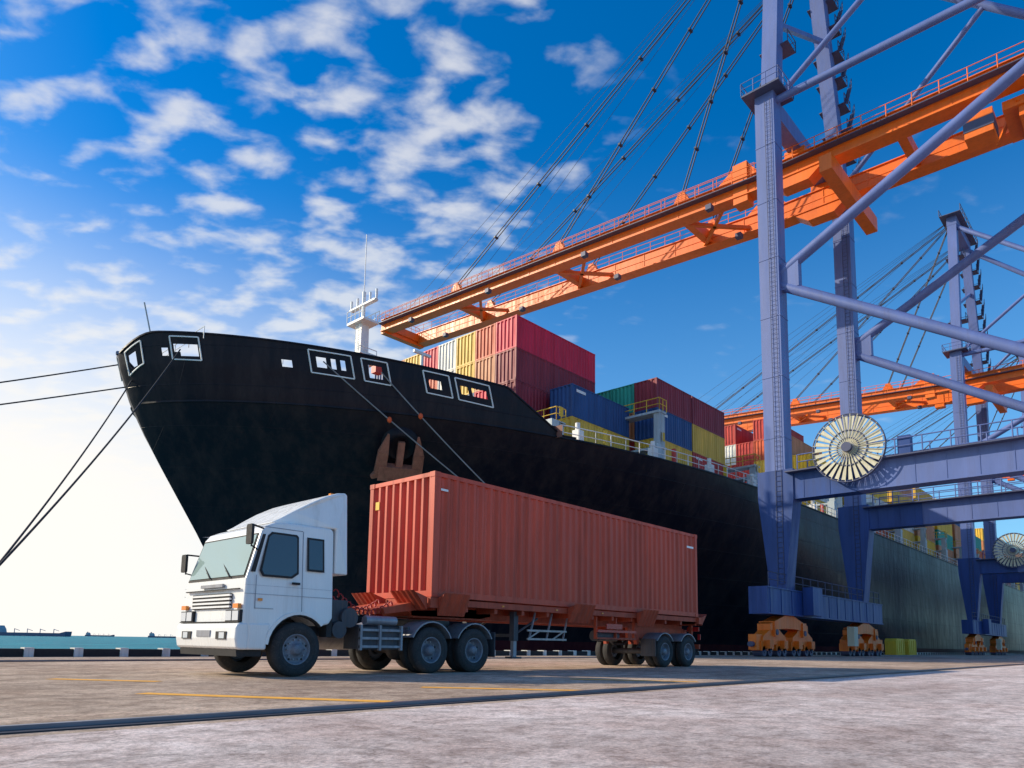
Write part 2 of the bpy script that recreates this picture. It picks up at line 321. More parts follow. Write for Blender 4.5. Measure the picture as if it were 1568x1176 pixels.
for near in (True,False):
    sideq([(6.44,1.93),(6.6,2.6),(6.68,2.68),(7.2,2.68),(7.24,2.64),(7.24,1.93),(7.1,1.83),(6.5,1.83)],0,.004,near)
    sideq([(6.49,1.95),(6.63,2.58),(6.7,2.64),(7.17,2.64),(7.2,2.61),(7.2,1.96),(7.08,1.87),(6.53,1.87)],1,.008,near)
    sideq([(7.42,2.0),(7.42,2.66),(7.8,2.66),(7.8,2.0)],0,.004,near)
    sideq([(7.46,2.04),(7.46,2.62),(7.76,2.62),(7.76,2.04)],1,.008,near)
    sideq([(6.27,1.9),(6.36,1.9),(6.56,2.62),(6.5,2.62)],0,.004,near)
    for pts in ([(7.33,1.2),(7.33,2.76),(7.345,2.76),(7.345,1.2)],[(6.4,2.745),(6.56,2.77),(7.33,2.77),(7.33,2.755),(6.56,2.755)],[(6.38,1.24),(6.38,1.85),(6.395,1.85),(6.395,1.24)],[(6.38,1.24),(6.38,1.252),(6.75,1.252),(6.75,1.24)],[(6.17,1.5),(8.0,1.5),(8.0,1.508),(6.17,1.508)],[(6.17,1.66),(8.0,1.66),(8.0,1.664),(6.17,1.664)]): sideq(pts,6,.003,near)
    sg=-1 if near else 1; yy=Y0 if near else Y1
    mb.beam((7.1,yy+sg*.02,1.74),(7.26,yy+sg*.02,1.74),.03,.045,0)
    mb.box(6.44,6.52,yy+sg*.012-.01,yy+sg*.012+.01,1.38,1.43,5)
    hi=2.72 if near else 2.35
    mb.tube((6.5,yy+sg*-.06,hi),(6.2,yy+sg*.1,hi+.02),.018,0,6); mb.tube((6.42,yy-sg*.03,hi-.42),(6.2,yy+sg*.1,hi-.36),.014,0,6)
    mb.tube((6.2,yy+sg*.1,hi+.02),(6.2,yy+sg*.1,hi-.38),.014,0,6)
    mb.prism([(yy+sg*.1-.1,hi-.3),(yy+sg*.1-.085,hi-.34),(yy+sg*.1+.085,hi-.34),(yy+sg*.1+.1,hi-.3),(yy+sg*.1+.1,hi-.02),(yy+sg*.1+.08,hi+.02),(yy+sg*.1-.08,hi+.02),(yy+sg*.1-.1,hi-.02)],6.14,6.19,0,axis='x')
ya,yb=Y0,Y1; cy=(ya+yb)/2
def fq(x0,z0,x1,z1,y0,y1,m,inset=0,off=.0):
    mb.add([(x0-off,y0,z0),(x0-off,y1,z0),(x1-off,y1-inset,z1),(x1-off,y0+inset,z1)],[(0,1,2,3)],m)
fq(6.2+.006,1.79,6.463,2.64,ya+.07,yb-.07,0,.06,.012)
fq(6.2+.017,1.84,6.453,2.61,ya+.11,yb-.11,3,.06,.02)
mb.box(6.14,6.18,cy-.78,cy+.78,1.24,1.52,0)
for i in range(4): mb.box(6.12,6.16,cy-.8,cy+.8,1.255+i*.07,1.29+i*.07,2)
mb.box(6.13,6.17,cy-1.1,cy+1.1,1.58,1.6,0)
mb.box(6.135,6.18,cy-.45,cy+.45,1.64,1.7,6)
for s_ in (-1,1):
    y_=cy+s_*.95
    mb.box(6.12,6.175,y_-.27,y_+.27,1.0,1.21,0)
    mb.box(6.105,6.16,y_-.24,y_-.02,1.02,1.19,4); mb.box(6.105,6.16,y_+.02,y_+.24,1.02,1.19,4)
    mb.box(6.1,6.16,cy+s_*1.08-.1,cy+s_*1.08+.1,1.24,1.32,5)
    mb.box(6.035,6.1,cy+s_*.72-.2,cy+s_*.72+.2,.68,.82,0)
    mb.box(6.03,6.06,cy+s_*.76-.1,cy+s_*.76+.1,.695,.805,4)
mb2=MB(); mb2.prism([(6.08,.55),(6.05,.7),(6.06,.92),(6.12,.98),(6.3,.98),(6.3,.5),(6.12,.5)],ya-.01,yb+.01,0)
mb2.prism([(6.28,.5),(6.28,.98),(6.72,.98),(6.66,.75),(6.64,.5)],ya-.012,ya+.2,0)
mb2.obj('bumper',[M_white],truck,bevel=.04,fixn=True)
mb.prism([(6.14,.38),(6.12,.5),(6.6,.5),(6.6,.38)],ya+.08,yb-.08,0)
mb.box(6.035,6.06,cy-.28,cy+.28,.72,.84,6)
mb.box(6.1,6.17,ya+.02,yb-.02,.985,1.0,0)
for y_ in (12.8,13.6): mb.tube((6.17,y_,1.82),(6.29,y_+.5,2.1),.014,0,5); mb.tube((6.23,y_+.2,1.93),(6.3,y_+.85,2.06),.012,0,5)
mb.box(8.3,8.42,12.9,12.98,3.68,3.76,5)
mb.box(6.7,7.9,13.0,13.9,.95,1.1,0)
mb.box(7.93,8.05,12.25,12.5,.75,1.1,0)
mb.obj('cab_details',[M_black,M_glassd,M_white,M_glass,M_lens,M_amber,M_grey],truck)
mb=MB()
for y_ in (12.98,13.82): mb.box(6.5,12.7,y_-.04,y_+.04,.78,1.04,0)
for x_ in (8.6,9.5,10.2,11.3,12.4): mb.box(x_,x_+.12,13.02,13.78,.82,1.0,0)
mb.box(8.1,8.5,12.4,14.5,1.05,1.5,0)
mb.tube((8.25,12.28,.9),(8.25,12.6,.9),.17,0,16); mb.tube((8.5,12.3,1.15),(8.5,12.9,1.15),.2,0,16)
mb.box(8.75,9.75,12.3,12.85,.52,.98,0)
for k in range(3): mb.box(8.72,9.8,12.24,12.3,.55+k*.17,.6+k*.17,1)
for x_ in (8.72,9.2,9.76): mb.box(x_,x_+.05,12.22,12.29,.5,1.02,1)
mb.tube((8.8,14.35,.78),(9.9,14.35,.78),.3,1,20)
mb.tube((9.0,12.5,1.12),(9.8,12.5,1.12),.1,1,12); mb.tube((9.85,12.45,.85),(9.85,12.9,.85),.13,0,12)
for x_ in (10.62,11.95):
    mb.tube((x_,12.7,.52),(x_,14.2,.52),.11,0,12); mb.lathe((x_,13.44,.52),[(.05,-.3),(.26,-.1),(.26,.1),(.05,.3)],0,16)
mb.tube((7.3,12.5,.5),(7.3,14.4,.5),.07,0,10)
mb.box(10.0,12.6,12.88,12.96,.62,.74,0); mb.box(10.0,12.6,13.84,13.92,.62,.74,0)
mb.box(10.9,11.8,12.95,13.85,1.05,1.2,0)
for j,(yy,zz) in enumerate(((13.2,1.75),(13.5,1.65),(12.75,1.7))):
    pts=[]
    for i in range(90):
        t=i/89; a=t*2*math.pi*14
        pts.append((8.42+t*1.5,yy+.06*math.cos(a),zz-.55*math.sin(math.pi*t)*.6-.15*t+.06*math.sin(a)))
    mb.path(pts,.014,2 if j!=1 else 0,5)
def mudguard(mb,x,z,r,y0,y1,a0,a1,m):
    n=10
    A=[(x+r*math.cos(R(a0+(a1-a0)*i/n)),z+r*math.sin(R(a0+(a1-a0)*i/n))) for i in range(n+1)]
    Bq=[(x+(r+.03)*math.cos(R(a0+(a1-a0)*i/n)),z+(r+.03)*math.sin(R(a0+(a1-a0)*i/n))) for i in range(n+1)]
    for i in range(n): mb.prism([A[i],A[i+1],Bq[i+1],Bq[i]],y0,y1,m)
for x_ in (10.62,11.95):
    for y0_,y1_ in ((12.18,12.8),(14.08,14.7)): mudguard(mb,x_,.52,.6,y0_,y1_,25,155,1)
    mb.box(x_-.02,x_+.02,12.5,12.95,1.08,1.13,0)
mb.box(12.62,12.64,12.2,12.75,.35,.95,0)
mb.box(12.6,12.68,12.6,14.3,.75,.95,0)
for x_ in (10.0,12.5): mb.box(x_,x_+.06,12.3,12.95,.95,1.0,0)
mb.box(12.69,12.71,12.62,12.78,.79,.87,2)
mb.obj('chassis',[M_chas,M_grey,M_redl,M_white,M_trail],truck)
mb=MB()
wheel(mb,(7.3,12.23,.51),.51,.27,-1,True); wheel(mb,(7.3,14.65,.51),.51,.27,1,True)
for x_ in (10.62,11.95):
    wheel(mb,(x_,12.2,.51),.51,.25,-1); wheel(mb,(x_,14.68,.51),.51,.25,1)
    wheel(mb,(x_,12.5,.51),.51,.25,-1); wheel(mb,(x_,14.38,.51),.51,.25,1)
mb.obj('wheels',[M_black,M_tyre,M_rim,M_grey],truck)
# ---- trailer
tr=empty('semi_trailer')
mb=MB()
ZB=1.7
for y_ in (12.95,13.93):
    mb.box(10.6,22.9,y_-.08,y_+.08,ZB-.1,ZB-.06,0); mb.box(10.6,22.9,y_-.02,y_+.02,ZB-.42,ZB-.1,0); mb.box(10.6,22.9,y_-.08,y_+.08,ZB-.46,ZB-.42,0)
mb.prism([(10.4,ZB-.2),(13.2,ZB-.2),(13.2,ZB-.35),(12.8,ZB-.42),(10.6,ZB-.42)],12.93,13.95,0)
for i in range(13):
    x_=10.7+i*1.0; mb.box(x_,x_+.1,12.3,14.58,ZB-.3,ZB-.06,0)
for y_ in (12.24,14.56): mb.box(10.6,22.9,y_,y_+.1,ZB-.18,ZB-.04,0)
for x_ in (10.5,22.7): mb.box(x_,x_+.28,12.15,14.73,ZB-.25,ZB-.02,0)
def guide(x0,x1,near=True,hi=.08,lo=-.42):
    k=int((x1-x0)/.09); s_=-1 if near else 1; yb_=12.18 if near else 14.7
    vs=[];n=k*2
    for i in range(n+1):
        x=x0+(x1-x0)*i/n; d=.03 if (i//2)%2 else 0
        vs+=[(x,yb_+s_*(.0+d),ZB+lo),(x,yb_+s_*(.22+d),ZB+hi)]
    mb.add(vs,[(2*i,2*i+2,2*i+3,2*i+1) for i in range(n)],0)
    for i in range(5):
        x=x0+(x1-x0)*i/4; mb.prism([(yb_,ZB+lo),(yb_+s_*.2,ZB+hi-.03),(yb_-s_*.05,ZB+hi-.12)],x-.012,x+.012,0,axis='x')
for nr in (True,False):
    guide(10.75,11.55,nr); guide(15.5,16.4,nr); guide(18.9,19.8,nr)
for X_,s_ in ((10.48,-1),(22.98,1)):
    for ya_,yb_ in ((12.25,13.1),(13.75,14.6)) if s_<0 else ((12.2,12.9),(13.95,14.65)):
        vs=[];n=20
        for i in range(n+1):
            y=ya_+(yb_-ya_)*i/n; d=.03 if (i//2)%2 else 0
            vs+=[(X_+s_*d,y,ZB-.3),(X_+s_*(.38+d),y,ZB+.12)]
        mb.add(vs,[(2*i,2*i+2,2*i+3,2*i+1) for i in range(n)],0)
        for i in range(4):
            y=ya_+(yb_-ya_)*i/3; mb.prism([(X_,ZB-.3),(X_+s_*.34,ZB+.08),(X_,ZB-.02)],y-.012,y+.012,0)
mb.prism([(9.55,ZB-.3),(10.5,ZB-.1),(10.5,ZB-.3),(9.6,ZB-.42)],12.6,14.3,0)
for y_ in (12.55,14.3):
    mb.box(13.6,13.76,y_-.08,y_+.08,.75,ZB-.2,1); mb.box(13.62,13.74,y_-.05,y_+.05,.35,.75,2); mb.box(13.5,13.86,y_-.12,y_+.12,.3,.35,1)
    mb.tube((13.68,y_,.9),(14.6,y_,ZB-.35),.03,1,6)
mb.box(13.64,13.72,12.6,14.3,.85,.93,1)
for z_ in (.78,1.0): mb.box(14.0,15.6,12.34,12.38,z_,z_+.05,4)
for x_ in (14.1,14.8,15.5): mb.beam((x_,12.4,.78),(x_+.35,12.5,ZB-.2),.04,.04,2)
for x_ in (14.0,15.0): mb.beam((x_,12.36,.8),(x_+.5,12.36,1.03),.03,.03,4)
mb.box(17.,19.,12.3,12.36,1.05,1.12,3); mb.box(17.,19.,12.31,12.35,.85,.9,0)
for x_ in (17.,18.,19.): mb.box(x_,x_+.05,12.36,12.45,.85,ZB-.2,0)
mb.tube((17.2,12.6,.95),(18.3,12.6,.95),.16,1,14)
mb.box(17.4,18.2,12.27,12.3,1.15,1.3,3)
for y_ in (12.85,14.03):
    mb.box(19.3,23,y_-.05,y_+.05,.85,1.25,0)
    for c in (20.57,22.06): mb.prism([(c-.62,.9),(c-.3,.68),(c+.3,.68),(c+.62,.9),(c+.62,.96),(c+.3,.76),(c-.3,.76),(c-.62,.96)],y_-.05,y_+.05,1)
    for c in (19.85,21.32,22.75): mb.prism([(c-.12,1.2),(c+.12,1.2),(c+.06,.72),(c-.06,.72)],y_-.06,y_+.06,0)
for c in (20.57,22.06):
    mb.tube((c,12.6,.5),(c,14.3,.5),.09,1,12)
    for y0_,y1_ in ((12.2,12.8),(14.08,14.68)): mudguard(mb,c,.5,.58,y0_,y1_,35,145,2)
mb.box(22.85,22.95,12.25,14.6,.6,.75,0)
for y_ in (12.5,14.1): mb.box(22.8,22.9,y_,y_+.1,.7,1.5,0)
mb.box(22.95,22.99,12.3,12.75,1.2,1.35,3); mb.box(19.95,19.98,12.2,12.75,.35,.9,1)
mb.box(22.96,22.99,12.25,12.35,.9,1.1,3)
for x_ in (12.9,15.,17.1,19.2): mb.box(x_,x_+.07,12.225,12.24,ZB-.13,ZB-.09,5)
mb.obj('trailer_frame',[M_trail,M_chas,M_grey,paint('tail_red',(.5,.02,.02),.3,var=.1),paint('guard_pale',(.5,.45,.42),.6,var=.2,dirt=.4),M_amber],tr)
mb=MB()
for x_ in (20.57,22.06):
    wheel(mb,(x_,12.2,.5),.5,.25,-1); wheel(mb,(x_,14.66,.5),.5,.25,1); wheel(mb,(x_,12.5,.5),.5,.25,-1); wheel(mb,(x_,14.36,.5),.5,.25,1)
mb.obj('wheels',[M_black,M_tyre,M_rim,M_grey],tr)
mb=MB(); container(mb,12.19,2.44,2.87,0,0,.285,.05,(0,0,0))
mb.box(.2,.42,-.0,.008,2.45,2.5,1); mb.box(11.5,11.95,.006,.0105,2.35,2.42,1)
mb.box(-.004,.006,2.05,2.2,2.2,2.4,2)
mb.obj('shipping_container',[M_cont,M_white,M_yel],None,loc=(10.58,12.22,ZB))
# ------------------------------------------------------------------ ship
ship=empty('container_ship')
CY=49.5; HB=21.
def hull_paint(name,c0,c1,rough):
    m,nt,b=new_mat(name); N=nt.nodes; Lk=nt.links
    tc=N.new('ShaderNodeTexCoord'); mp=N.new('ShaderNodeMapping'); mp.inputs['Scale'].default_value=(.6,.6,.06); Lk.new(tc.outputs['Object'],mp.inputs[0])
    n=N.new('ShaderNodeTexNoise'); n.inputs['Scale'].default_value=1.4; n.inputs['Detail'].default_value=10; n.inputs['Roughness'].default_value=.75; Lk.new(mp.outputs[0],n.inputs['Vector'])
    r=N.new('ShaderNodeValToRGB'); e=r.color_ramp.elements; e[0].position=.44; e[0].color=c0+(1,); e[1].position=.72; e[1].color=c1+(1,); Lk.new(n.outputs[0],r.inputs[0])
    Lk.new(r.outputs[0],b.inputs['Base Color'])
    sw=N.new('ShaderNodeSeparateXYZ'); Lk.new(tc.outputs['Object'],sw.inputs[0]); cb=N.new('ShaderNodeCombineXYZ'); Lk.new(sw.outputs[0],cb.inputs[0]); Lk.new(sw.outputs[2],cb.inputs[1])
    br=N.new('ShaderNodeTexBrick'); br.inputs['Scale'].default_value=1; br.inputs['Brick Width'].default_value=9; br.inputs['Row Height'].default_value=2.4; br.inputs['Mortar Size'].default_value=.035; br.inputs['Mortar Smooth'].default_value=.6
    br.inputs['Color1'].default_value=(0,0,0,1); br.inputs['Color2'].default_value=(0,0,0,1); br.inputs['Mortar'].default_value=(1,1,1,1); Lk.new(cb.outputs[0],br.inputs['Vector'])
    n3=N.new('ShaderNodeTexNoise'); n3.inputs['Scale'].default_value=.55; n3.inputs['Detail'].default_value=2; Lk.new(tc.outputs['Object'],n3.inputs['Vector'])
    ad=N.new('ShaderNodeMath'); ad.operation='MULTIPLY_ADD'; Lk.new(br.outputs['Color'],ad.inputs[0]); ad.inputs[1].default_value=.3; Lk.new(n3.outputs[0],ad.inputs[2])
    bp=N.new('ShaderNodeBump'); bp.inputs['Strength'].default_value=.45; bp.inputs['Distance'].default_value=.15; Lk.new(ad.outputs[0],bp.inputs['Height']); Lk.new(bp.outputs[0],b.inputs['Normal'])
    mr=N.new('ShaderNodeMapRange'); Lk.new(n.outputs[0],mr.inputs[0]); mr.inputs[1].default_value=.3; mr.inputs[2].default_value=.75; mr.inputs[3].default_value=rough; mr.inputs[4].default_value=rough+.28; Lk.new(mr.outputs[0],b.inputs['Roughness'])
    b.inputs['Specular IOR Level'].default_value=.24; b.inputs['IOR'].default_value=1.4
    return m
M_hull=hull_paint('hull_black',(.008,.008,.015),(.034,.025,.027),.27)
M_boot=hull_paint('hull_boot_top',(.07,.012,.018),(.12,.03,.03),.5)
M_wf=paint('fairlead_white',(.8,.8,.77),.5,var=.1)
M_deckp=paint('ship_pale_steel',(.45,.53,.56),.5,var=.25,dirt=.4,dirtcol=(.25,.12,.06),scale=1)
def interp(t,tab):
    if t<=tab[0][0]: return tab[0][1]
    for (a,b),(c,d) in zip(tab[:-1],tab[1:]):
        if t<=c: return b+(d-b)*(t-a)/(c-a)
    return tab[-1][1]
STEM=[(-3.5,26.),(2,24.4),(5,22.9),(7.4,21.6),(10,19.9),(12,18.6),(14,17.4),(16.2,16.3),(18.,15.6),(20.2,15.1)]
def stem(z): return interp(z,STEM)
def wid(z,s):
    t=min(1,max(0,(z+3.5)/19))**1.2
    L=95+(55-95)*t; p=1.45+(2.2-1.45)*t; q=1.1+(.75-1.1)*t
    k=min(1,max(0,s/L))
    return HB*(1-(1-k**q)**p)
def ztop(x):
    s_=x-16
    dip=1.25*max(0,1-s_/1.5)**2
    if x<36.2: return 20.15-(x-16)/20.2*1.5-dip
    if x<39.8: return 18.65-(x-36.2)/3.6*2.7
    return 15.95
cols=[0,.05,.12,.2]+[.3+.25*i for i in range(100)]
mb=MB()
zl=[-3.5+19.3*i/22 for i in range(23)]
cols2=cols+[25.5+2*i for i in range(36)]+[110,140,180,230,284]
for sg in (-1,1):
    vs=[(stem(z)+s_,CY+sg*wid(z,s_),z) for z in zl for s_ in cols2]; n=len(cols2)
    base=len(mb.v); mb.v+=vs
    for k in range(len(zl)-1):
        m_=1 if zl[k+1]<1.6 else 0
        for i in range(n-1):
            q=(k*n+i,k*n+i+1,(k+1)*n+i+1,(k+1)*n+i); q=q if sg<0 else q[::-1]
            mb.f.append(tuple(base+j for j in q)); mb.m.append(m_); mb.s.append(True)
OPN=[(2.1,2.55,1.35,.7),(2.65,3.0,1.35,.7),(8.5,8.95,1.3,.7),(9.2,9.65,1.3,.7),(9.8,10.15,1.3,.7),(11.3,12.05,1.35,.7),(14.9,15.65,1.35,.7),(16.8,17.3,1.3,.7),(17.5,17.95,1.3,.7),(18.1,18.5,1.3,.7),(.3,.6,1.45,.75),(1.45,1.75,1.5,1.1),(6.85,7.3,1.5,1.1)]
FRM=[(1.95,3.15),(8.2,10.4),(10.95,12.4),(14.5,16.1),(16.5,18.8),(.2,.8)]
for sg in (-1,1):
    rows=17; vs=[]
    for k in range(rows+1):
        for s_ in cols:
            zt=ztop(16+s_); z=15.8+(zt-15.8)*k/rows
            vs.append((stem(z)+s_,CY+sg*wid(15.8,s_),z))
    n=len(cols); fs=[]
    for k in range(rows):
        for i in range(n-1):
            sc_=(cols[i]+cols[i+1])/2; zt=ztop(16+sc_); zc_=15.8+(zt-15.8)*(k+.5)/rows; d=zt-zc_
            if sc_<22 and any(a<=sc_<=b_ and d0>=d>=d1 for a,b_,d0,d1 in OPN): continue
            q=(k*n+i,k*n+i+1,(k+1)*n+i+1,(k+1)*n+i); fs.append(q if sg<0 else q[::-1])
    mb.add(vs,fs,0,True)
    def P(s_,d,off):
        zt=ztop(16+s_); z=zt-d; e=.05
        a=Vector((s_-e,sg*wid(15.8,max(0,s_-e)),0)); b_=Vector((s_+e,sg*wid(15.8,s_+e),0)); t=(b_-a).normalized(); nr=Vector((t.y,-t.x,0))
        if nr.y*sg<0: nr=-nr
        return Vector((stem(z)+s_,CY+sg*wid(15.8,s_),z))+nr*off
    for a,b_ in FRM:
        k=8
        for d in (.28,1.72):
            pts=[P(a+(b_-a)*i/k,d,.05) for i in range(k+1)]
            for u_,v_ in zip(pts[:-1],pts[1:]): mb.beam(u_,v_,.06,.07,2)
        for s_ in (a,b_): mb.beam(P(s_,.28,.05),P(s_,1.72,.05),.07,.07,2,up=(0,1,0))
    pts=[P(c,0,0) for c in cols[1:]]
    for u_,v_ in zip(pts[:-1],pts[1:]): mb.beam(u_,v_,.14,.1,0)
    pts=[Vector((stem(15.8)+c,CY+sg*(wid(15.8,c)+.03),15.8)) for c in cols2[3::3]]
    for u_,v_ in zip(pts[:-1],pts[1:]): mb.beam(u_,v_,.12,.12,0)
xe=300
def xsl(x0,x1,step):
    pts=[];x=x0
    while x<x1: pts.append(x); x+=step
    pts.append(x1); return pts
xs=xsl(17,39.8,1.5)
mb.add([(x,CY-wid(15.8,x-16.7),16.6) for x in xs]+[(x,CY+wid(15.8,x-16.7),16.6) for x in xs],[(i,i+1,len(xs)+i+1,len(xs)+i) for i in range(len(xs)-1)],3)
xs=xsl(39,xe,4)
mb.add([(x,CY-wid(15.8,x-16.7),15.72) for x in xs]+[(x,CY+wid(15.8,x-16.7),15.72) for x in xs],[(i,i+1,len(xs)+i+1,len(xs)+i) for i in range(len(xs)-1)],3)
mb.add([(39.8,CY-17.5,15.7),(39.8,CY+17.5,15.7),(39.8,CY+17.5,16.6),(39.8,CY-17.5,16.6)],[(0,1,2,3)],3)
mb.obj('hull',[M_hull,M_boot,M_wf,paint('deck_red',(.2,.08,.06),.7)],ship)
mb=MB()
ax=30.1; za=13.7; ya=CY-wid(za,ax-stem(za))
e=.5; t=Vector((2*e,-(wid(za,ax-stem(za)+e)-wid(za,ax-stem(za)-e)),0)).normalized()
up_=Vector((0,-(wid(za+1,ax-stem(za+1))-wid(za-1,ax-stem(za-1))),2)).normalized(); nr=t.cross(up_).normalized()
if nr.y>0: nr=-nr
up_=nr.cross(t).normalized()
if up_.z<0: up_=-up_
O=Vector((ax,ya,za))+nr*.15
def A(a,b,c): return O+t*a*1.05+up_*b*1.05+nr*c
n=24
def ring(r_,c): return [A(r_*math.cos(2*math.pi*i/n),r_*math.sin(2*math.pi*i/n)+.5,c) for i in range(n)]
rg=ring(1.35,-.35)+ring(1.0,.3)+ring(.85,.35)+ring(.6,.1)
mb.add(rg,[(k*n+i,k*n+(i+1)%n,(k+1)*n+(i+1)%n,(k+1)*n+i) for k in range(3) for i in range(n)]+[tuple(range(3*n,4*n))],0,True)
mb.beam(A(0,.9,.3),A(0,-1.1,.75),.45,.4,1,up=nr)
mb.beam(A(-1.3,-1.2,.7),A(1.3,-1.2,.7),.6,1.1,1,up=up_)
mb.beam(A(0,-1.5,.75),A(0,-2.0,.75),1.3,.6,1,up=nr,w2=.5,h2=.4)
for sx in (-1,1):
    mb.beam(A(sx*1.2,-1.2,.75),A(sx*1.15,.3,.85),.75,.34,1,up=nr,w2=.7,h2=.3)
    mb.beam(A(sx*1.15,.3,.85),A(sx*.95,1.6,.8),.7,.3,1,up=nr,w2=.12,h2=.1)
    mb.beam(A(sx*1.25,-1.3,.7),A(sx*1.7,-1.65,.7),.5,.5,1,up=nr,w2=.2,h2=.3)
mb.obj('anchor',[M_hull,paint('anchor_rust',(.34,.13,.085),.75,var=.4,dirt=.5,dirtcol=(.1,.05,.04),scale=2,bump=.3)],ship,fixn=True)
mb=MB()
pts=[Vector((x,CY-wid(15.8,x-16.7)+.15,15.75)) for x in [40.5+3*i for i in range(60)]]
for a_,b_ in zip(pts[:-1],pts[1:]): mb.rail(a_,b_,1,1.1,1.5,.045)
mx,my=34.2,CY
mb.beam((mx,my,16.6),(mx,my,27.5),1.0,1.0,1,w2=.75,h2=.75)
mb.box(mx-.8,mx+.8,my-1.2,my+1.2,27.5,27.7,1); mb.rail((mx-.8,my-1.2,27.7),(mx-.8,my+1.2,27.7),1,1.,.6,.04); mb.rail((mx+.8,my-1.2,27.7),(mx+.8,my+1.2,27.7),1,1.,.6,.04)
mb.tube((mx,my,27.7),(mx,my,30.5),.16,1,8); mb.tube((mx,my,30.5),(mx,my,35.8),.04,1,6)
mb.box(mx-.2,mx+.2,my-1.8,my+1.8,29.2,29.35,1)
for d in (-1.8,-.9,.9,1.8): mb.tube((mx,my+d,29.3),(mx,my+d,30.2),.1,1,6)
mb.box(mx-.9,mx+.9,my-.9,my+.9,24.,24.2,1); mb.rail((mx-.9,my-.9,24.2),(mx+.9,my-.9,24.2),1,1.,.6,.04)
mb.ladder((mx-.6,my,17),(mx-.5,my,27.4),(0,1,0),1,.5,.4)
mb.lathe((mx,my-.1,25.6),[(.01,-.3),(.3,-.3),(.3,.3),(.01,.3)],1,12,axis='z')
for d in (-2.4,2.4): mb.tube((mx,my+d,16.6),(mx,my+d*.2,25),.1,1,6)
mb.box(mx-.35,mx+.35,my-2.6,my-2.,22.6,23.2,2); mb.box(mx-.8,mx+.2,my-1.6,my-.9,21.4,22.,2)
for (x,y,z) in ((31.,44.,22.4),(33.,40,22.)): mb.tube((x,y,16.6),(x,y,z),.12,1,6); mb.box(x-.8,x+.8,y-.1,y+.1,z-.1,z+.1,1)
mb.tube((17.6,49.2,19.2),(16.4,48.6,22.6),.05,0,5)
for x in (18.5,24): mb.rail((x,44,19.5),(x,55,19.5),1,.8,2,.03)
def bridge(x,ztp,y0=30.5):
    for y in [y0+.4+5.1*i for i in range(8)]:
        mb.box(x-.45,x+.45,y-.3,y+.3,15.7,ztp,0)
    y1_=2*CY-y0
    for z in (18.3,ztp): mb.box(x-.6,x+.6,y0,y1_,z-.2,z,0)
    mb.rail((x-.6,y0,ztp),(x+.6,y0,ztp),3,1.1,.6,.05); mb.rail((x-.6,y0,ztp),(x-.6,y0+8,ztp),3,1.1,1.2,.05)
    mb.box(x-1.4,x-.5,y0-.2,y0+.6,15.7,18.3,0)
    mb.box(x-.25,x+.25,y0-.02,y0,18.8,19.6,3); mb.ladder((x-.5,y0-.06,15.8),(x-.5,y0-.06,ztp),(1,0,0),0,.5,.4)
for x,z,y in ((43.6,18.4,35.2),(54.9,21.6,32.6),(71.,19.5,31),(90.,21.,29.5),(104,20.5,29.2)): bridge(x,z,y)
for i in range(12): bridge(117+14.2*i,20.5,29.2)
for i in range(24):
    x=43+2.7*i; y=CY-wid(15.8,x-16.7)+1.3
    if i%3==0: mb.box(x,x+.7,y,y+.6,15.7,17.2,1); mb.tube((x+.3,y+.3,17.2),(x+.3,y+.3,17.8),.2,1,8)
    elif i%3==1: mb.box(x,x+.3,y,y+.3,15.7,17.6,3 if i%2 else 2)
mb.box(44.5,70,35,64,15.7,16.9,0); mb.box(91,300,31.5,67.5,15.7,16.9,0); mb.box(72,90,33,66,15.7,17.2,0)
for x in range(73,90,4): mb.box(x,x+.25,32.8,66,17.2,17.5,0); mb.box(x+1,x+2,31.6,32.6,15.7,17.0,3 if x%8 else 1)
mb.obj('deck_gear',[M_deckp,M_wf,paint('gear_red',(.6,.05,.03),.5),M_yel],ship)
CC={'maroon':(.26,.016,.03),'crimson':(.66,.01,.05),'blue':(.016,.07,.22),'yellow':(.76,.47,.05),'orange':(.62,.1,.03),'green':(.02,.36,.25),'white':(.75,.73,.66),'tan':(.6,.24,.1),'gold':(.88,.52,.02),'red':(.5,.035,.025)}
CM={k:paint('deck_container_'+k,c,.5,var=.25,dirt=.6,dirtcol=tuple(x*.42 for x in c),scale=.8) for k,c in CC.items()}
cache={}
def dc(x,y,z,L,col):
    key=(round(L,2),col)
    if key not in cache:
        b_=MB(); container(b_,L,2.44,2.84,0,0,.42,.05)
        b_.box(.6,1.9,-.002,.004,2.25,2.5,1) if col in('blue','green','red') else None
        cache[key]=b_.mesh('deck_container',[CM[col],M_wf])
    o=bpy.data.objects.new('deck_container',cache[key]); scene.collection.objects.link(o); o.location=(x,y,z); o.parent=ship
T=2.87; ZC=16.9
front=['tan','orange','yellow','white','crimson','yellow','tan','blue']
for c in range(8):
    y=39.3+c*2.5
    for t_ in range(4):
        col={0:['maroon','maroon','maroon','crimson']}.get(c,None)
        col=col[t_] if col else [front[(c+t_)%8],front[(c*3+t_)%8],['','tan','yellow','white','orange','tan','yellow','red'][c],front[c]][t_]
        dc(42.6,y,ZC+t_*T,11.2,col)
dc(46.3,36.2,ZC,8.6,'yellow'); dc(46.3,36.2,ZC+T,8.6,'blue')
for c in range(12):
    y=34.+c*2.5
    cs=[['yellow','blue','maroon'],['red','tan','green'],['blue','orange','green'],['tan','white','gold'],['red','blue','white'],['blue','red','red']][c%6]
    for t_ in range(3): dc(56.2,y,ZC+t_*T,6.5,cs[t_])
    cs=[['red','yellow','maroon'],['tan','blue','maroon'],['red','blue','red']][c%3]
    for t_ in range(3): dc(62.9,y,ZC+t_*T,6.9,cs[t_])
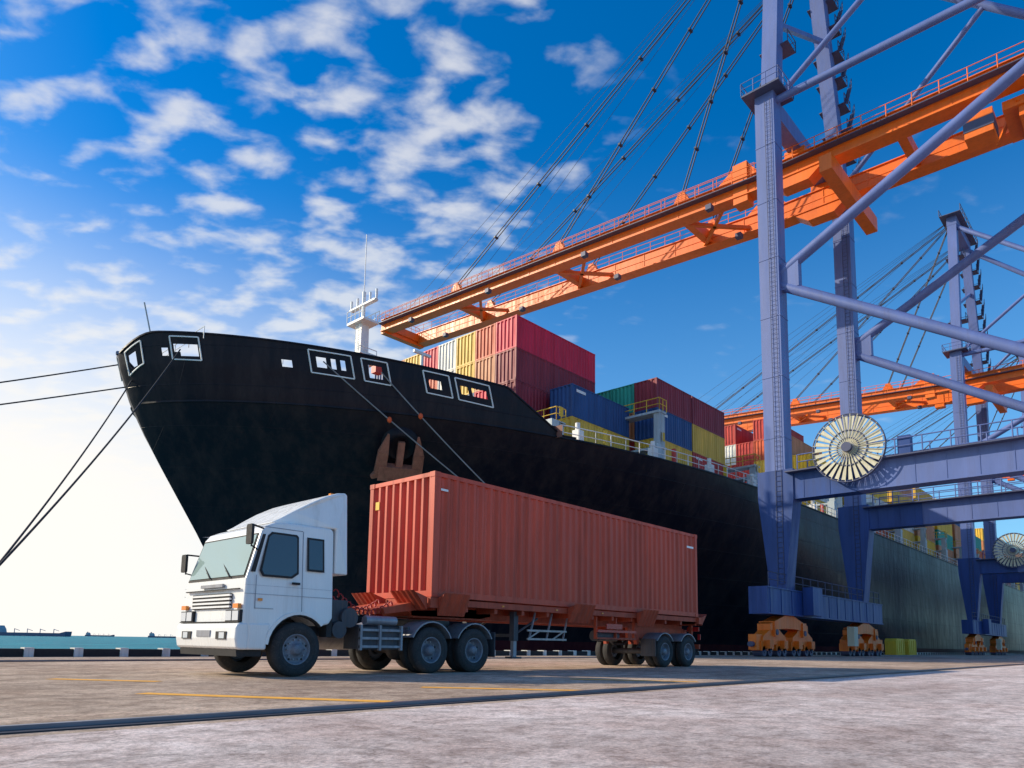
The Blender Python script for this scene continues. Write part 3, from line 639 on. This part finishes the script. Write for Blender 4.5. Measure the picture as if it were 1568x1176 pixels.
for c in range(13):
    y=33.+c*2.5; nt_=[3,4,5,4,5,5,5,5,4,4,4,4,3][c]
    for t_ in range(nt_): dc(91.5,y,ZC+t_*T,11.6,random.choice(['red','white','yellow','gold','orange','red','tan']))
x=105.5; k=0
while x<290:
    h=[3,4,4,4,4,3,4,4,4,3,4,4,3][k%13]
    for c in range(15):
        y=31.+c*2.5
        tiers=range(max(0,h-1),h) if (3<c<12 and h>1) else range(0,h)
        for t_ in tiers: dc(x,y,ZC+t_*T,11.8,random.choice(['red','gold','yellow','orange','blue','white','gold','tan','green']))
    x+=14.2; k+=1
# ------------------------------------------------------------------ ropes
M_rope=paint('rope',(.03,.03,.035),.8,var=.2)
M_ropeg=paint('rope_grey',(.25,.24,.24),.8,var=.2)
def rope(a,b,sag,m,r=.05,float_=None):
    mb=MB(); a=Vector(a);b=Vector(b); pts=[]
    for i in range(25):
        t=i/24; q=a.lerp(b,t); q.z-=sag*4*t*(1-t); pts.append(q)
    mb.path(pts,r,0,6)
    if float_:
        q=a.lerp(b,float_); q.z-=sag*4*float_*(1-float_)
        mb.lathe(q,[(.01,-.22),(.13,-.14),(.17,0),(.13,.14),(.01,.22)],1,12,axis='z')
    return mb.obj('mooring_rope',[m,M_float])
hp=lambda s_,z: (stem(z)+s_,CY-wid(15.8,s_),z)
bol=[(3.9,26.4),(48.7,26.4),(45.,26.4)]
rope(hp(2.3,18.9),(3.9,26.4,.5),.6,M_rope,.045); rope(hp(.2,17.2),(4.1,26.4,.5),.5,M_rope,.045)
rope((15.4,49.4,18.2),(-28,46.5,-.5),.8,M_rope,.045); rope((16.4,48.6,16.9),(-28,46.8,-1),.6,M_rope,.045)
rope(hp(8.9,18.6),(48.7,26.4,.5),.9,M_ropeg,.045,.16); rope(hp(12,18.3),(45,26.4,.5),.9,M_ropeg,.045,.13)
for x,y in bol+[(25,26.4),(90,26.4)]:
    mb=MB(); mb.lathe((x,y,0),[(.3,0),(.22,.1),(.18,.35),(.32,.5),(.3,.6),(.01,.63)],0,16,axis='z'); mb.obj('mooring_bollard',[M_black])
mb=MB(); mb.tube((-28,46.6,-4),(-28,46.6,-1),1.5,0,16); mb.tube((-28,46.6,-1),(-28,46.6,-.2),.3,0,10); mb.obj('mooring_dolphin',[M_black])
# ------------------------------------------------------------------ gantry crane
M_leg=paint('crane_blue_grey',(.12,.17,.4),.4,var=.18,dirt=.4,dirtcol=(.07,.08,.16),scale=.5)
M_or=paint('crane_orange',(.92,.18,.008),.42,var=.18,dirt=.35,dirtcol=(.45,.07,.012),scale=.6)
M_deep_shade=paint('crane_blue_shaded',(.015,.06,.25),.45,var=.25,dirt=.45,dirtcol=(.02,.03,.08),scale=.6)  # darker blue for lower crane parts, the ship's shadow put into the colour
M_cream=paint('reel_cream',(.66,.62,.46),.6,var=.15,dirt=.3)
M_cable=paint('cable_dark',(.03,.035,.06),.5,var=.1)
mb=MB()
W_=18.4; ys,yl=22.3,2.; ZT=46.8; DZ=-.4
zb=lambda y: DZ+max(0,(y-26)/57*3.0)
for X0 in (0,W_):
    for y in (ys,yl):
        mb.box(X0-.75,X0+.75,y-.8,y+.8,13,ZT,0)
        for z in range(17,46,5): mb.box(X0-.78,X0+.78,y-.83,y+.83,z,z+.08,0)
        mb.prism([(y-.6,5),(y+.6,5),(y+1.4,12.2),(y+1.4,14.4),(y-1.4,14.4),(y-1.4,12.2)],X0-.8,X0+.8,2,axis='x')  # lower leg in the darker blue, shade painted in by material
        mb.ladder((X0-.85,y-.3,5.5),(X0-.85,y-.3,46),(0,1,0),5,.45,.4,.025)
    mb.box(X0-.7,X0+.7,yl-2,ys-.6,12.0,14.1,0)
    mb.box(X0-.702,X0+.702,ys-6,ys-.6,11.99,14.11,2)  # seaside portal end recoloured darker, standing in for shadow cast on it
    mb.box(X0-1.4,X0-.7,yl-2,ys-1,14.0,14.1,5); mb.rail((X0-1.4,yl-2,14.1),(X0-1.4,ys-2,14.1),0,1.1,1.6,.045); mb.rail((X0+.7,yl-2,14.1),(X0+.7,ys-2,14.1),0,1.1,1.6,.045)
    for k in range(10): mb.box(X0-.73,X0-.7,yl+1+k*1.9,yl+k*1.9+1.04,12.05,14.0,2 if yl+k*1.9+1>ys-6 else 0)  # stiffeners take the painted-shade blue near the seaside leg
    mb.box(X0-.76,X0-.7,yl-2,ys-6,12.0,12.1,0)
    mb.tube((X0,ys,30.4),(X0,yl,41.2),.42,0,12); mb.tube((X0,ys,30.2),(X0,yl,17.5),.42,0,12)
    mb.tube((X0,ys,46.2),(X0,yl,46.2),.32,0,12)
    mb.box(X0-.35,X0+.35,ys-2.2,ys-.6,29.2,31.4,0)
    mb.box(X0-1.6,X0+1.6,ys-1.6,ys+1.6,ZT-.1,ZT+.05,5)
    for a,b in (((-1.6,-1.6),(1.6,-1.6)),((1.6,-1.6),(1.6,1.6)),((1.6,1.6),(-1.6,1.6)),((-1.6,1.6),(-1.6,-1.6))): mb.rail((X0+a[0],ys+a[1],ZT+.05),(X0+b[0],ys+b[1],ZT+.05),0,1.1,1.,.045)
for y in (ys,yl):
    mb.box(-4.5,W_+4.5,y-.7,y+.7,3.1,5.1,2)
    for x in range(-4,22,2): mb.box(x,x+.06,y-.74,y-.7,3.15,5.05,2)
    mb.box(-4.5,W_+4.5,y-.78,y-.7,3.1,3.2,2); mb.box(-4.5,W_+4.5,y-.78,y-.7,5.0,5.1,2)
    mb.rail((-4,y-.6,5.1),(W_+4,y-.6,5.1),5,1.1,1.6,.04)
    for c in (0,W_):
        mb.prism([(c-3.6,1.9),(c-3.6,2.4),(c-.8,3.1),(c+.8,3.1),(c+3.6,2.4),(c+3.6,1.9),(c+1.,2.1),(c-1,2.1)],y-.5,y+.5,1)
        for d in (-2.7,2.7):
            e=c+d; mb.prism([(e-2.1,1.0),(e-2.,1.45),(e-.6,2.1),(e+.6,2.1),(e+2.,1.45),(e+2.1,1.0),(e+.8,.9),(e-.8,.9)],y-.42,y+.42,1)
            mb.box(e-.35,e+.35,y-.6,y+.6,1.5,2.6,1); mb.tube((e,y-.66,1.8),(e,y-.6,1.8),.22,5,10)
            for g in (-1.3,1.3):
                h=e+g; mb.box(h-1.,h+1.,y-.4,y+.4,.45,1.15,1)
                for j in (-.5,.5): mb.lathe((h+j,y,.4),[(.01,-.46),(.12,-.46),(.12,-.4),(.38,-.4),(.38,.36),(.01,.36)],5,16,sm=False)
                mb.box(h-.35,h+.35,y-.75,y-.4,.6,1.2,1)
    for e in (-5.1,W_+5.1): mb.box(e-.5,e+.5,y-.3,y+.3,.5,1.6,1); mb.tube((e-.9 if e<0 else e+.5,y,.9),(e-.5 if e<0 else e+.9,y,.9),.2,5,10)
mb.box(2,4,ys-1.6,ys-.8,3.2,5.4,2); mb.box(12,13,ys-1.4,ys-.8,.9,2.6,3)
for y in (ys,yl): mb.box(-.7,W_+.7,y-.6,y+.6,45.2,46.75,0)
mb.box(3,W_-3,ys-4,ys-3,40.2,41.6,1)
GX=(6.2,12.6)
GB,GT=43.25,44.9
for gx in GX:
    mb.box(gx-.6,gx+.6,-20,26.,GB+DZ,GT+DZ,1); mb.box(gx-.8,gx+.8,-20,26,GB-.08+DZ,GB+.05+DZ,1); mb.box(gx-.75,gx+.75,-20,26,GT+DZ,GT+.08+DZ,1)
    mb.box(gx-.65,gx-.6,-20,26,44.0+DZ,44.08+DZ,1)
    GM=(GB+GT)/2; hh=(GT-GB)
    q0=Vector((gx,26,GM+DZ));q1=Vector((gx,83,GM+zb(83)))
    mb.beam(q0,q1,1.2,hh,1); U=Vector((0,0,1))
    mb.beam(q0+U*(hh/2+.03),q1+U*(hh/2+.03),1.5,.08,1); mb.beam(q0-U*(hh/2+.03),q1-U*(hh/2+.03),1.6,.1,1); mb.beam(q0-Vector((.63,0,0)),q1-Vector((.63,0,0)),.05,.08,1)
    so_=-1 if gx==GX[0] else 1
    for (a,b) in ((-20,26),(26,83)):
        mb.beam((gx+so_,a,44.2+zb(a)),(gx+so_,b,44.2+zb(b)),.7,.08,5)
        mb.rail((gx+so_*1.35,a,44.25+zb(a)),(gx+so_*1.35,b,44.25+zb(b)),1,1.15,1.9,.045)
    mb.rail((gx-.6,26,44.95+zb(26)),(gx-.6,83,44.95+zb(83)),1,1.15,1.9,.04)
    for y in range(-18,83,4): mb.box(gx-.65,gx-.61,y,y+.08,GB+.05+zb(y),GT-.05+zb(y),1)
    for y in (ys,yl): mb.box(gx-.5,gx+.5,y-.9,y+.9,44.9+DZ,45.3,1); mb.prism([(y-2.6,GB+DZ),(y+2.6,GB+DZ),(y+1.2,42.2+DZ),(y-1.2,42.2+DZ)],gx-.7,gx+.7,1,axis='x')
    mb.prism([(ys+3.2,44.9+DZ),(ys+8,44.9+DZ),(ys+6,46.3+DZ),(ys+4.4,46.5+DZ)],gx-.5,gx+.5,1,axis='x'); mb.box(gx-.7,gx+.7,ys+4.4,ys+5.8,42.6+DZ,46.6+DZ,1)
    for y in (34.,50.,67.5): mb.prism([(y-1.2,44.9+zb(y)),(y+.9,44.9+zb(y)),(y+.1,46.2+zb(y)),(y-.5,46.2+zb(y))],gx-.35,gx+.35,1,axis='x')
    for y in (30,45,60,75): mb.box(gx-1.5,gx-.9,y,y+.6,42.6+zb(y),43.1+zb(y),5)
for y in (82.4,68.,51.,34.,14.,0.,-14.): mb.box(GX[0],GX[1],y-.35,y+.35,43.5+zb(y),44.6+zb(y),1)
for y in (66.,49.,32.):
    z=43.6+zb(y); mb.beam((GX[0],y-3,z),(GX[1],y+3,z),.35,.35,1); mb.beam((GX[1],y-3,z),(GX[0],y+3,z),.35,.35,1)
z=zb(82.8)
mb.rail((GX[0],82.8,44.9+z),(GX[1],82.8,44.9+z),1,1.1,1.5,.05)
mb.box(GX[0]-.5,GX[1]+.5,82.3,83.2,42.9+z,43.4+z,1)
mb.box(GX[0]+.8,GX[1]-.8,1,7,41.7,42.4,1); mb.box(GX[0]+1,GX[1]-1,2,6,40.9,41.7,1)
for k in range(5): mb.beam((GX[0]+.7,-10+4*k,42.1),(GX[1]-.7,-8+4*k,42.1),.25,.25,1)
mb.box(GX[0]-.2,GX[0]+1.8,7.5,9.4,39.9,41.8,1); mb.box(GX[0]-.25,GX[0]+1.85,7.45,9.45,40.4,41.2,5)
for a in (GX[0]+1.5,GX[1]-1.5):
    for y in (2.5,5.5): mb.tube((a,y,41),(a,y,24),.03,4,4)
mb.box(GX[0]+.5,GX[1]-.5,2,6,23.2,24,1)
AP=69.5
XA=(3.2,W_-5.6)
for (xb,xt,stair) in ((.8,XA[0],False),(W_-.2,XA[1],True)):
    mb.beam((xb,ys,ZT),(xt,ys,AP),1.3,1.3,0,up=(0,1,0))
    n=9 if stair else 2
    for k in range(n):
        t=(k+.5)/n; x=xb+(xt-xb)*t; z=ZT+(AP-ZT)*t
        x0,x1,y0,y1=x+.1,x+1.9,ys-1.3,ys+1.2
        mb.box(x0,x1,y0,y1,z,z+.08,5); mb.rail((x0,y0,z),(x1,y0,z),5,1.1,.9,.04); mb.rail((x1,y0,z),(x1,y1,z),5,1.1,.9,.04)
        if stair: mb.beam((x0+.2,y0-.1,z),(x1-.2,y0-.1,z+2.5),.4,.12,5); mb.rail((x0+.2,y0-.3,z),(x1-.2,y0-.3,z+2.5),5,1.,.8,.035)
mb.box(XA[0]-.7,XA[1]+.7,ys-.7,ys+.7,AP-.2,AP+1.2,0); mb.box(XA[0]-1.8,XA[1]+1.8,ys-1.5,ys+1.5,AP+1.2,AP+1.3,5)
mb.beam((1.6,ys,55),(W_-2,ys,63),.4,.4,0)
for dy in (-1.5,1.5): mb.rail((XA[0]-1.8,ys+dy,AP+1.3),(XA[1]+1.8,ys+dy,AP+1.3),5,1.1,1.5,.05)
for xt,xb in ((XA[0],1),(XA[1],W_-1)):
    mb.tube((xt,ys,AP),(xb,-5,46),.36,0,10)
    mb.tube((xt+(xb-xt)*.5,(ys-5)/2,57.7),(xb,ys,ZT),.25,0,8)
mb.box(-.5,W_+.5,-5.5,-4.5,45,46,0)
for gx,xt in ((GX[0],XA[0]+.6),(GX[1],XA[1]-.6)):
    for y in (67.5,50.,34.):
        za_=46.1+zb(y)
        for d in (-.2,.2): mb.tube((xt+d,ys+.5,AP+.5),(gx+d,y-.2,za_),.07,4,5)
        for q in range(1,6):
            t=q/6; a=Vector((xt,ys+.5,AP+.5)).lerp(Vector((gx,y-.2,za_)),t); mb.box(a.x-.3,a.x+.3,a.y-.12,a.y+.12,a.z-.1,a.z+.1,4)
    for dy in (0,.5,1.,1.5,2.): mb.tube((xt+.6,ys+.8,AP+1.5),(gx+.6,80-dy*9,45.+zb(80-dy*9)),.028,4,4)
rc=(-1.45,16.6,15.1); mb.tube((-1.9,16.6,15.1),(-.6,16.6,15.1),.35,5,14)
for q in range(30):
    a0=2*math.pi*q/30; a1=a0+2*math.pi/30*.62
    vs=[(rc[0],rc[1]+r_*math.cos(a),rc[2]+r_*math.sin(a)) for r_,a in ((.45,a0),(.45,a1),(2.35,a1),(2.35,a0))]
    mb.add(vs,[(0,1,2,3)],3)
    mb.tube((rc[0]-.06,rc[1]+.3*math.cos(a0),rc[2]+.3*math.sin(a0)),(rc[0]-.06,rc[1]+2.5*math.cos(a0),rc[2]+2.5*math.sin(a0)),.03,3,4)
for r_ in (2.5,1.3,.75):
    mb.path([(rc[0]-.03,rc[1]+r_*math.cos(2*math.pi*i/40),rc[2]+r_*math.sin(2*math.pi*i/40)) for i in range(41)],.05,5,6)
mb.path([(rc[0]+.25,rc[1]+2.45*math.cos(2*math.pi*i/40),rc[2]+2.45*math.sin(2*math.pi*i/40)) for i in range(41)],.06,5,6)
mb.tube((rc[0]+.3,rc[1],rc[2]),(rc[0]+.5,rc[1],rc[2]-2.),.2,2,8)
mb.box(-1.3,-.6,12.6,13.4,14.1,15.4,2)
cmesh=mb.mesh('gantry_crane',[M_leg,M_or,M_deep_shade,M_cream,M_cable,paint('crane_dark_steel',(.07,.08,.15),.55,var=.2)])
for i,x in enumerate((55.,125.5,197.)):
    o=bpy.data.objects.new('gantry_crane',cmesh); scene.collection.objects.link(o); o.location=(x,0,0)
for x,y in ((96,25.2),(101.5,25.2)):
    mb=MB(); mb.prism([(x,0),(x+3.6,0),(x+3.6,1.7),(x+3.2,2.),(x+.4,2.),(x,1.7)],y,y+1.3,0)
    for k in range(4): mb.box(x+.3+k*.9,x+.45+k*.9,y-.06,y,0.05,1.8,0)
    mb.obj('yellow_barrier',[M_yel],bevel=.04)
# ------------------------------------------------------------------ distant ships
FH=paint('far_hull',(.1,.1,.17),.6); FW=paint('far_white',(.35,.36,.4),.6)
def dist_ship(x,y,L):
    mb=MB(); H=L*.045
    mb.prism([(-L/2,0),(-L/2,H*1.2),(-L*.35,H),(L*.42,H),(L/2,H*1.5),(L*.49,0)],-L*.07,L*.07,0)
    mb.prism([(-L*.47,H),(-L*.47,H*2.8),(-L*.4,H*3.),(-L*.37,H*2.),(-L*.36,H)],-L*.06,L*.06,1)
    mb.box(-L*.46,-L*.43,-2,2,H*2.8,H*3.6,0)
    for k in (-.22,-.05,.12,.3): mb.tube((L*k,0,H),(L*k,0,H*2.2),L*.005,1,6); mb.beam((L*k,0,H*2.1),(L*(k+.07),0,H*1.6),L*.006,L*.006,1)
    o=mb.obj('cargo_ship',[FH,FW],loc=(x,y,-3)); o.rotation_euler=(0,0,R(-47.2))
dist_ship(625.,2564.,230); dist_ship(1480.,3701.,170); dist_ship(2093.,6572.,230)
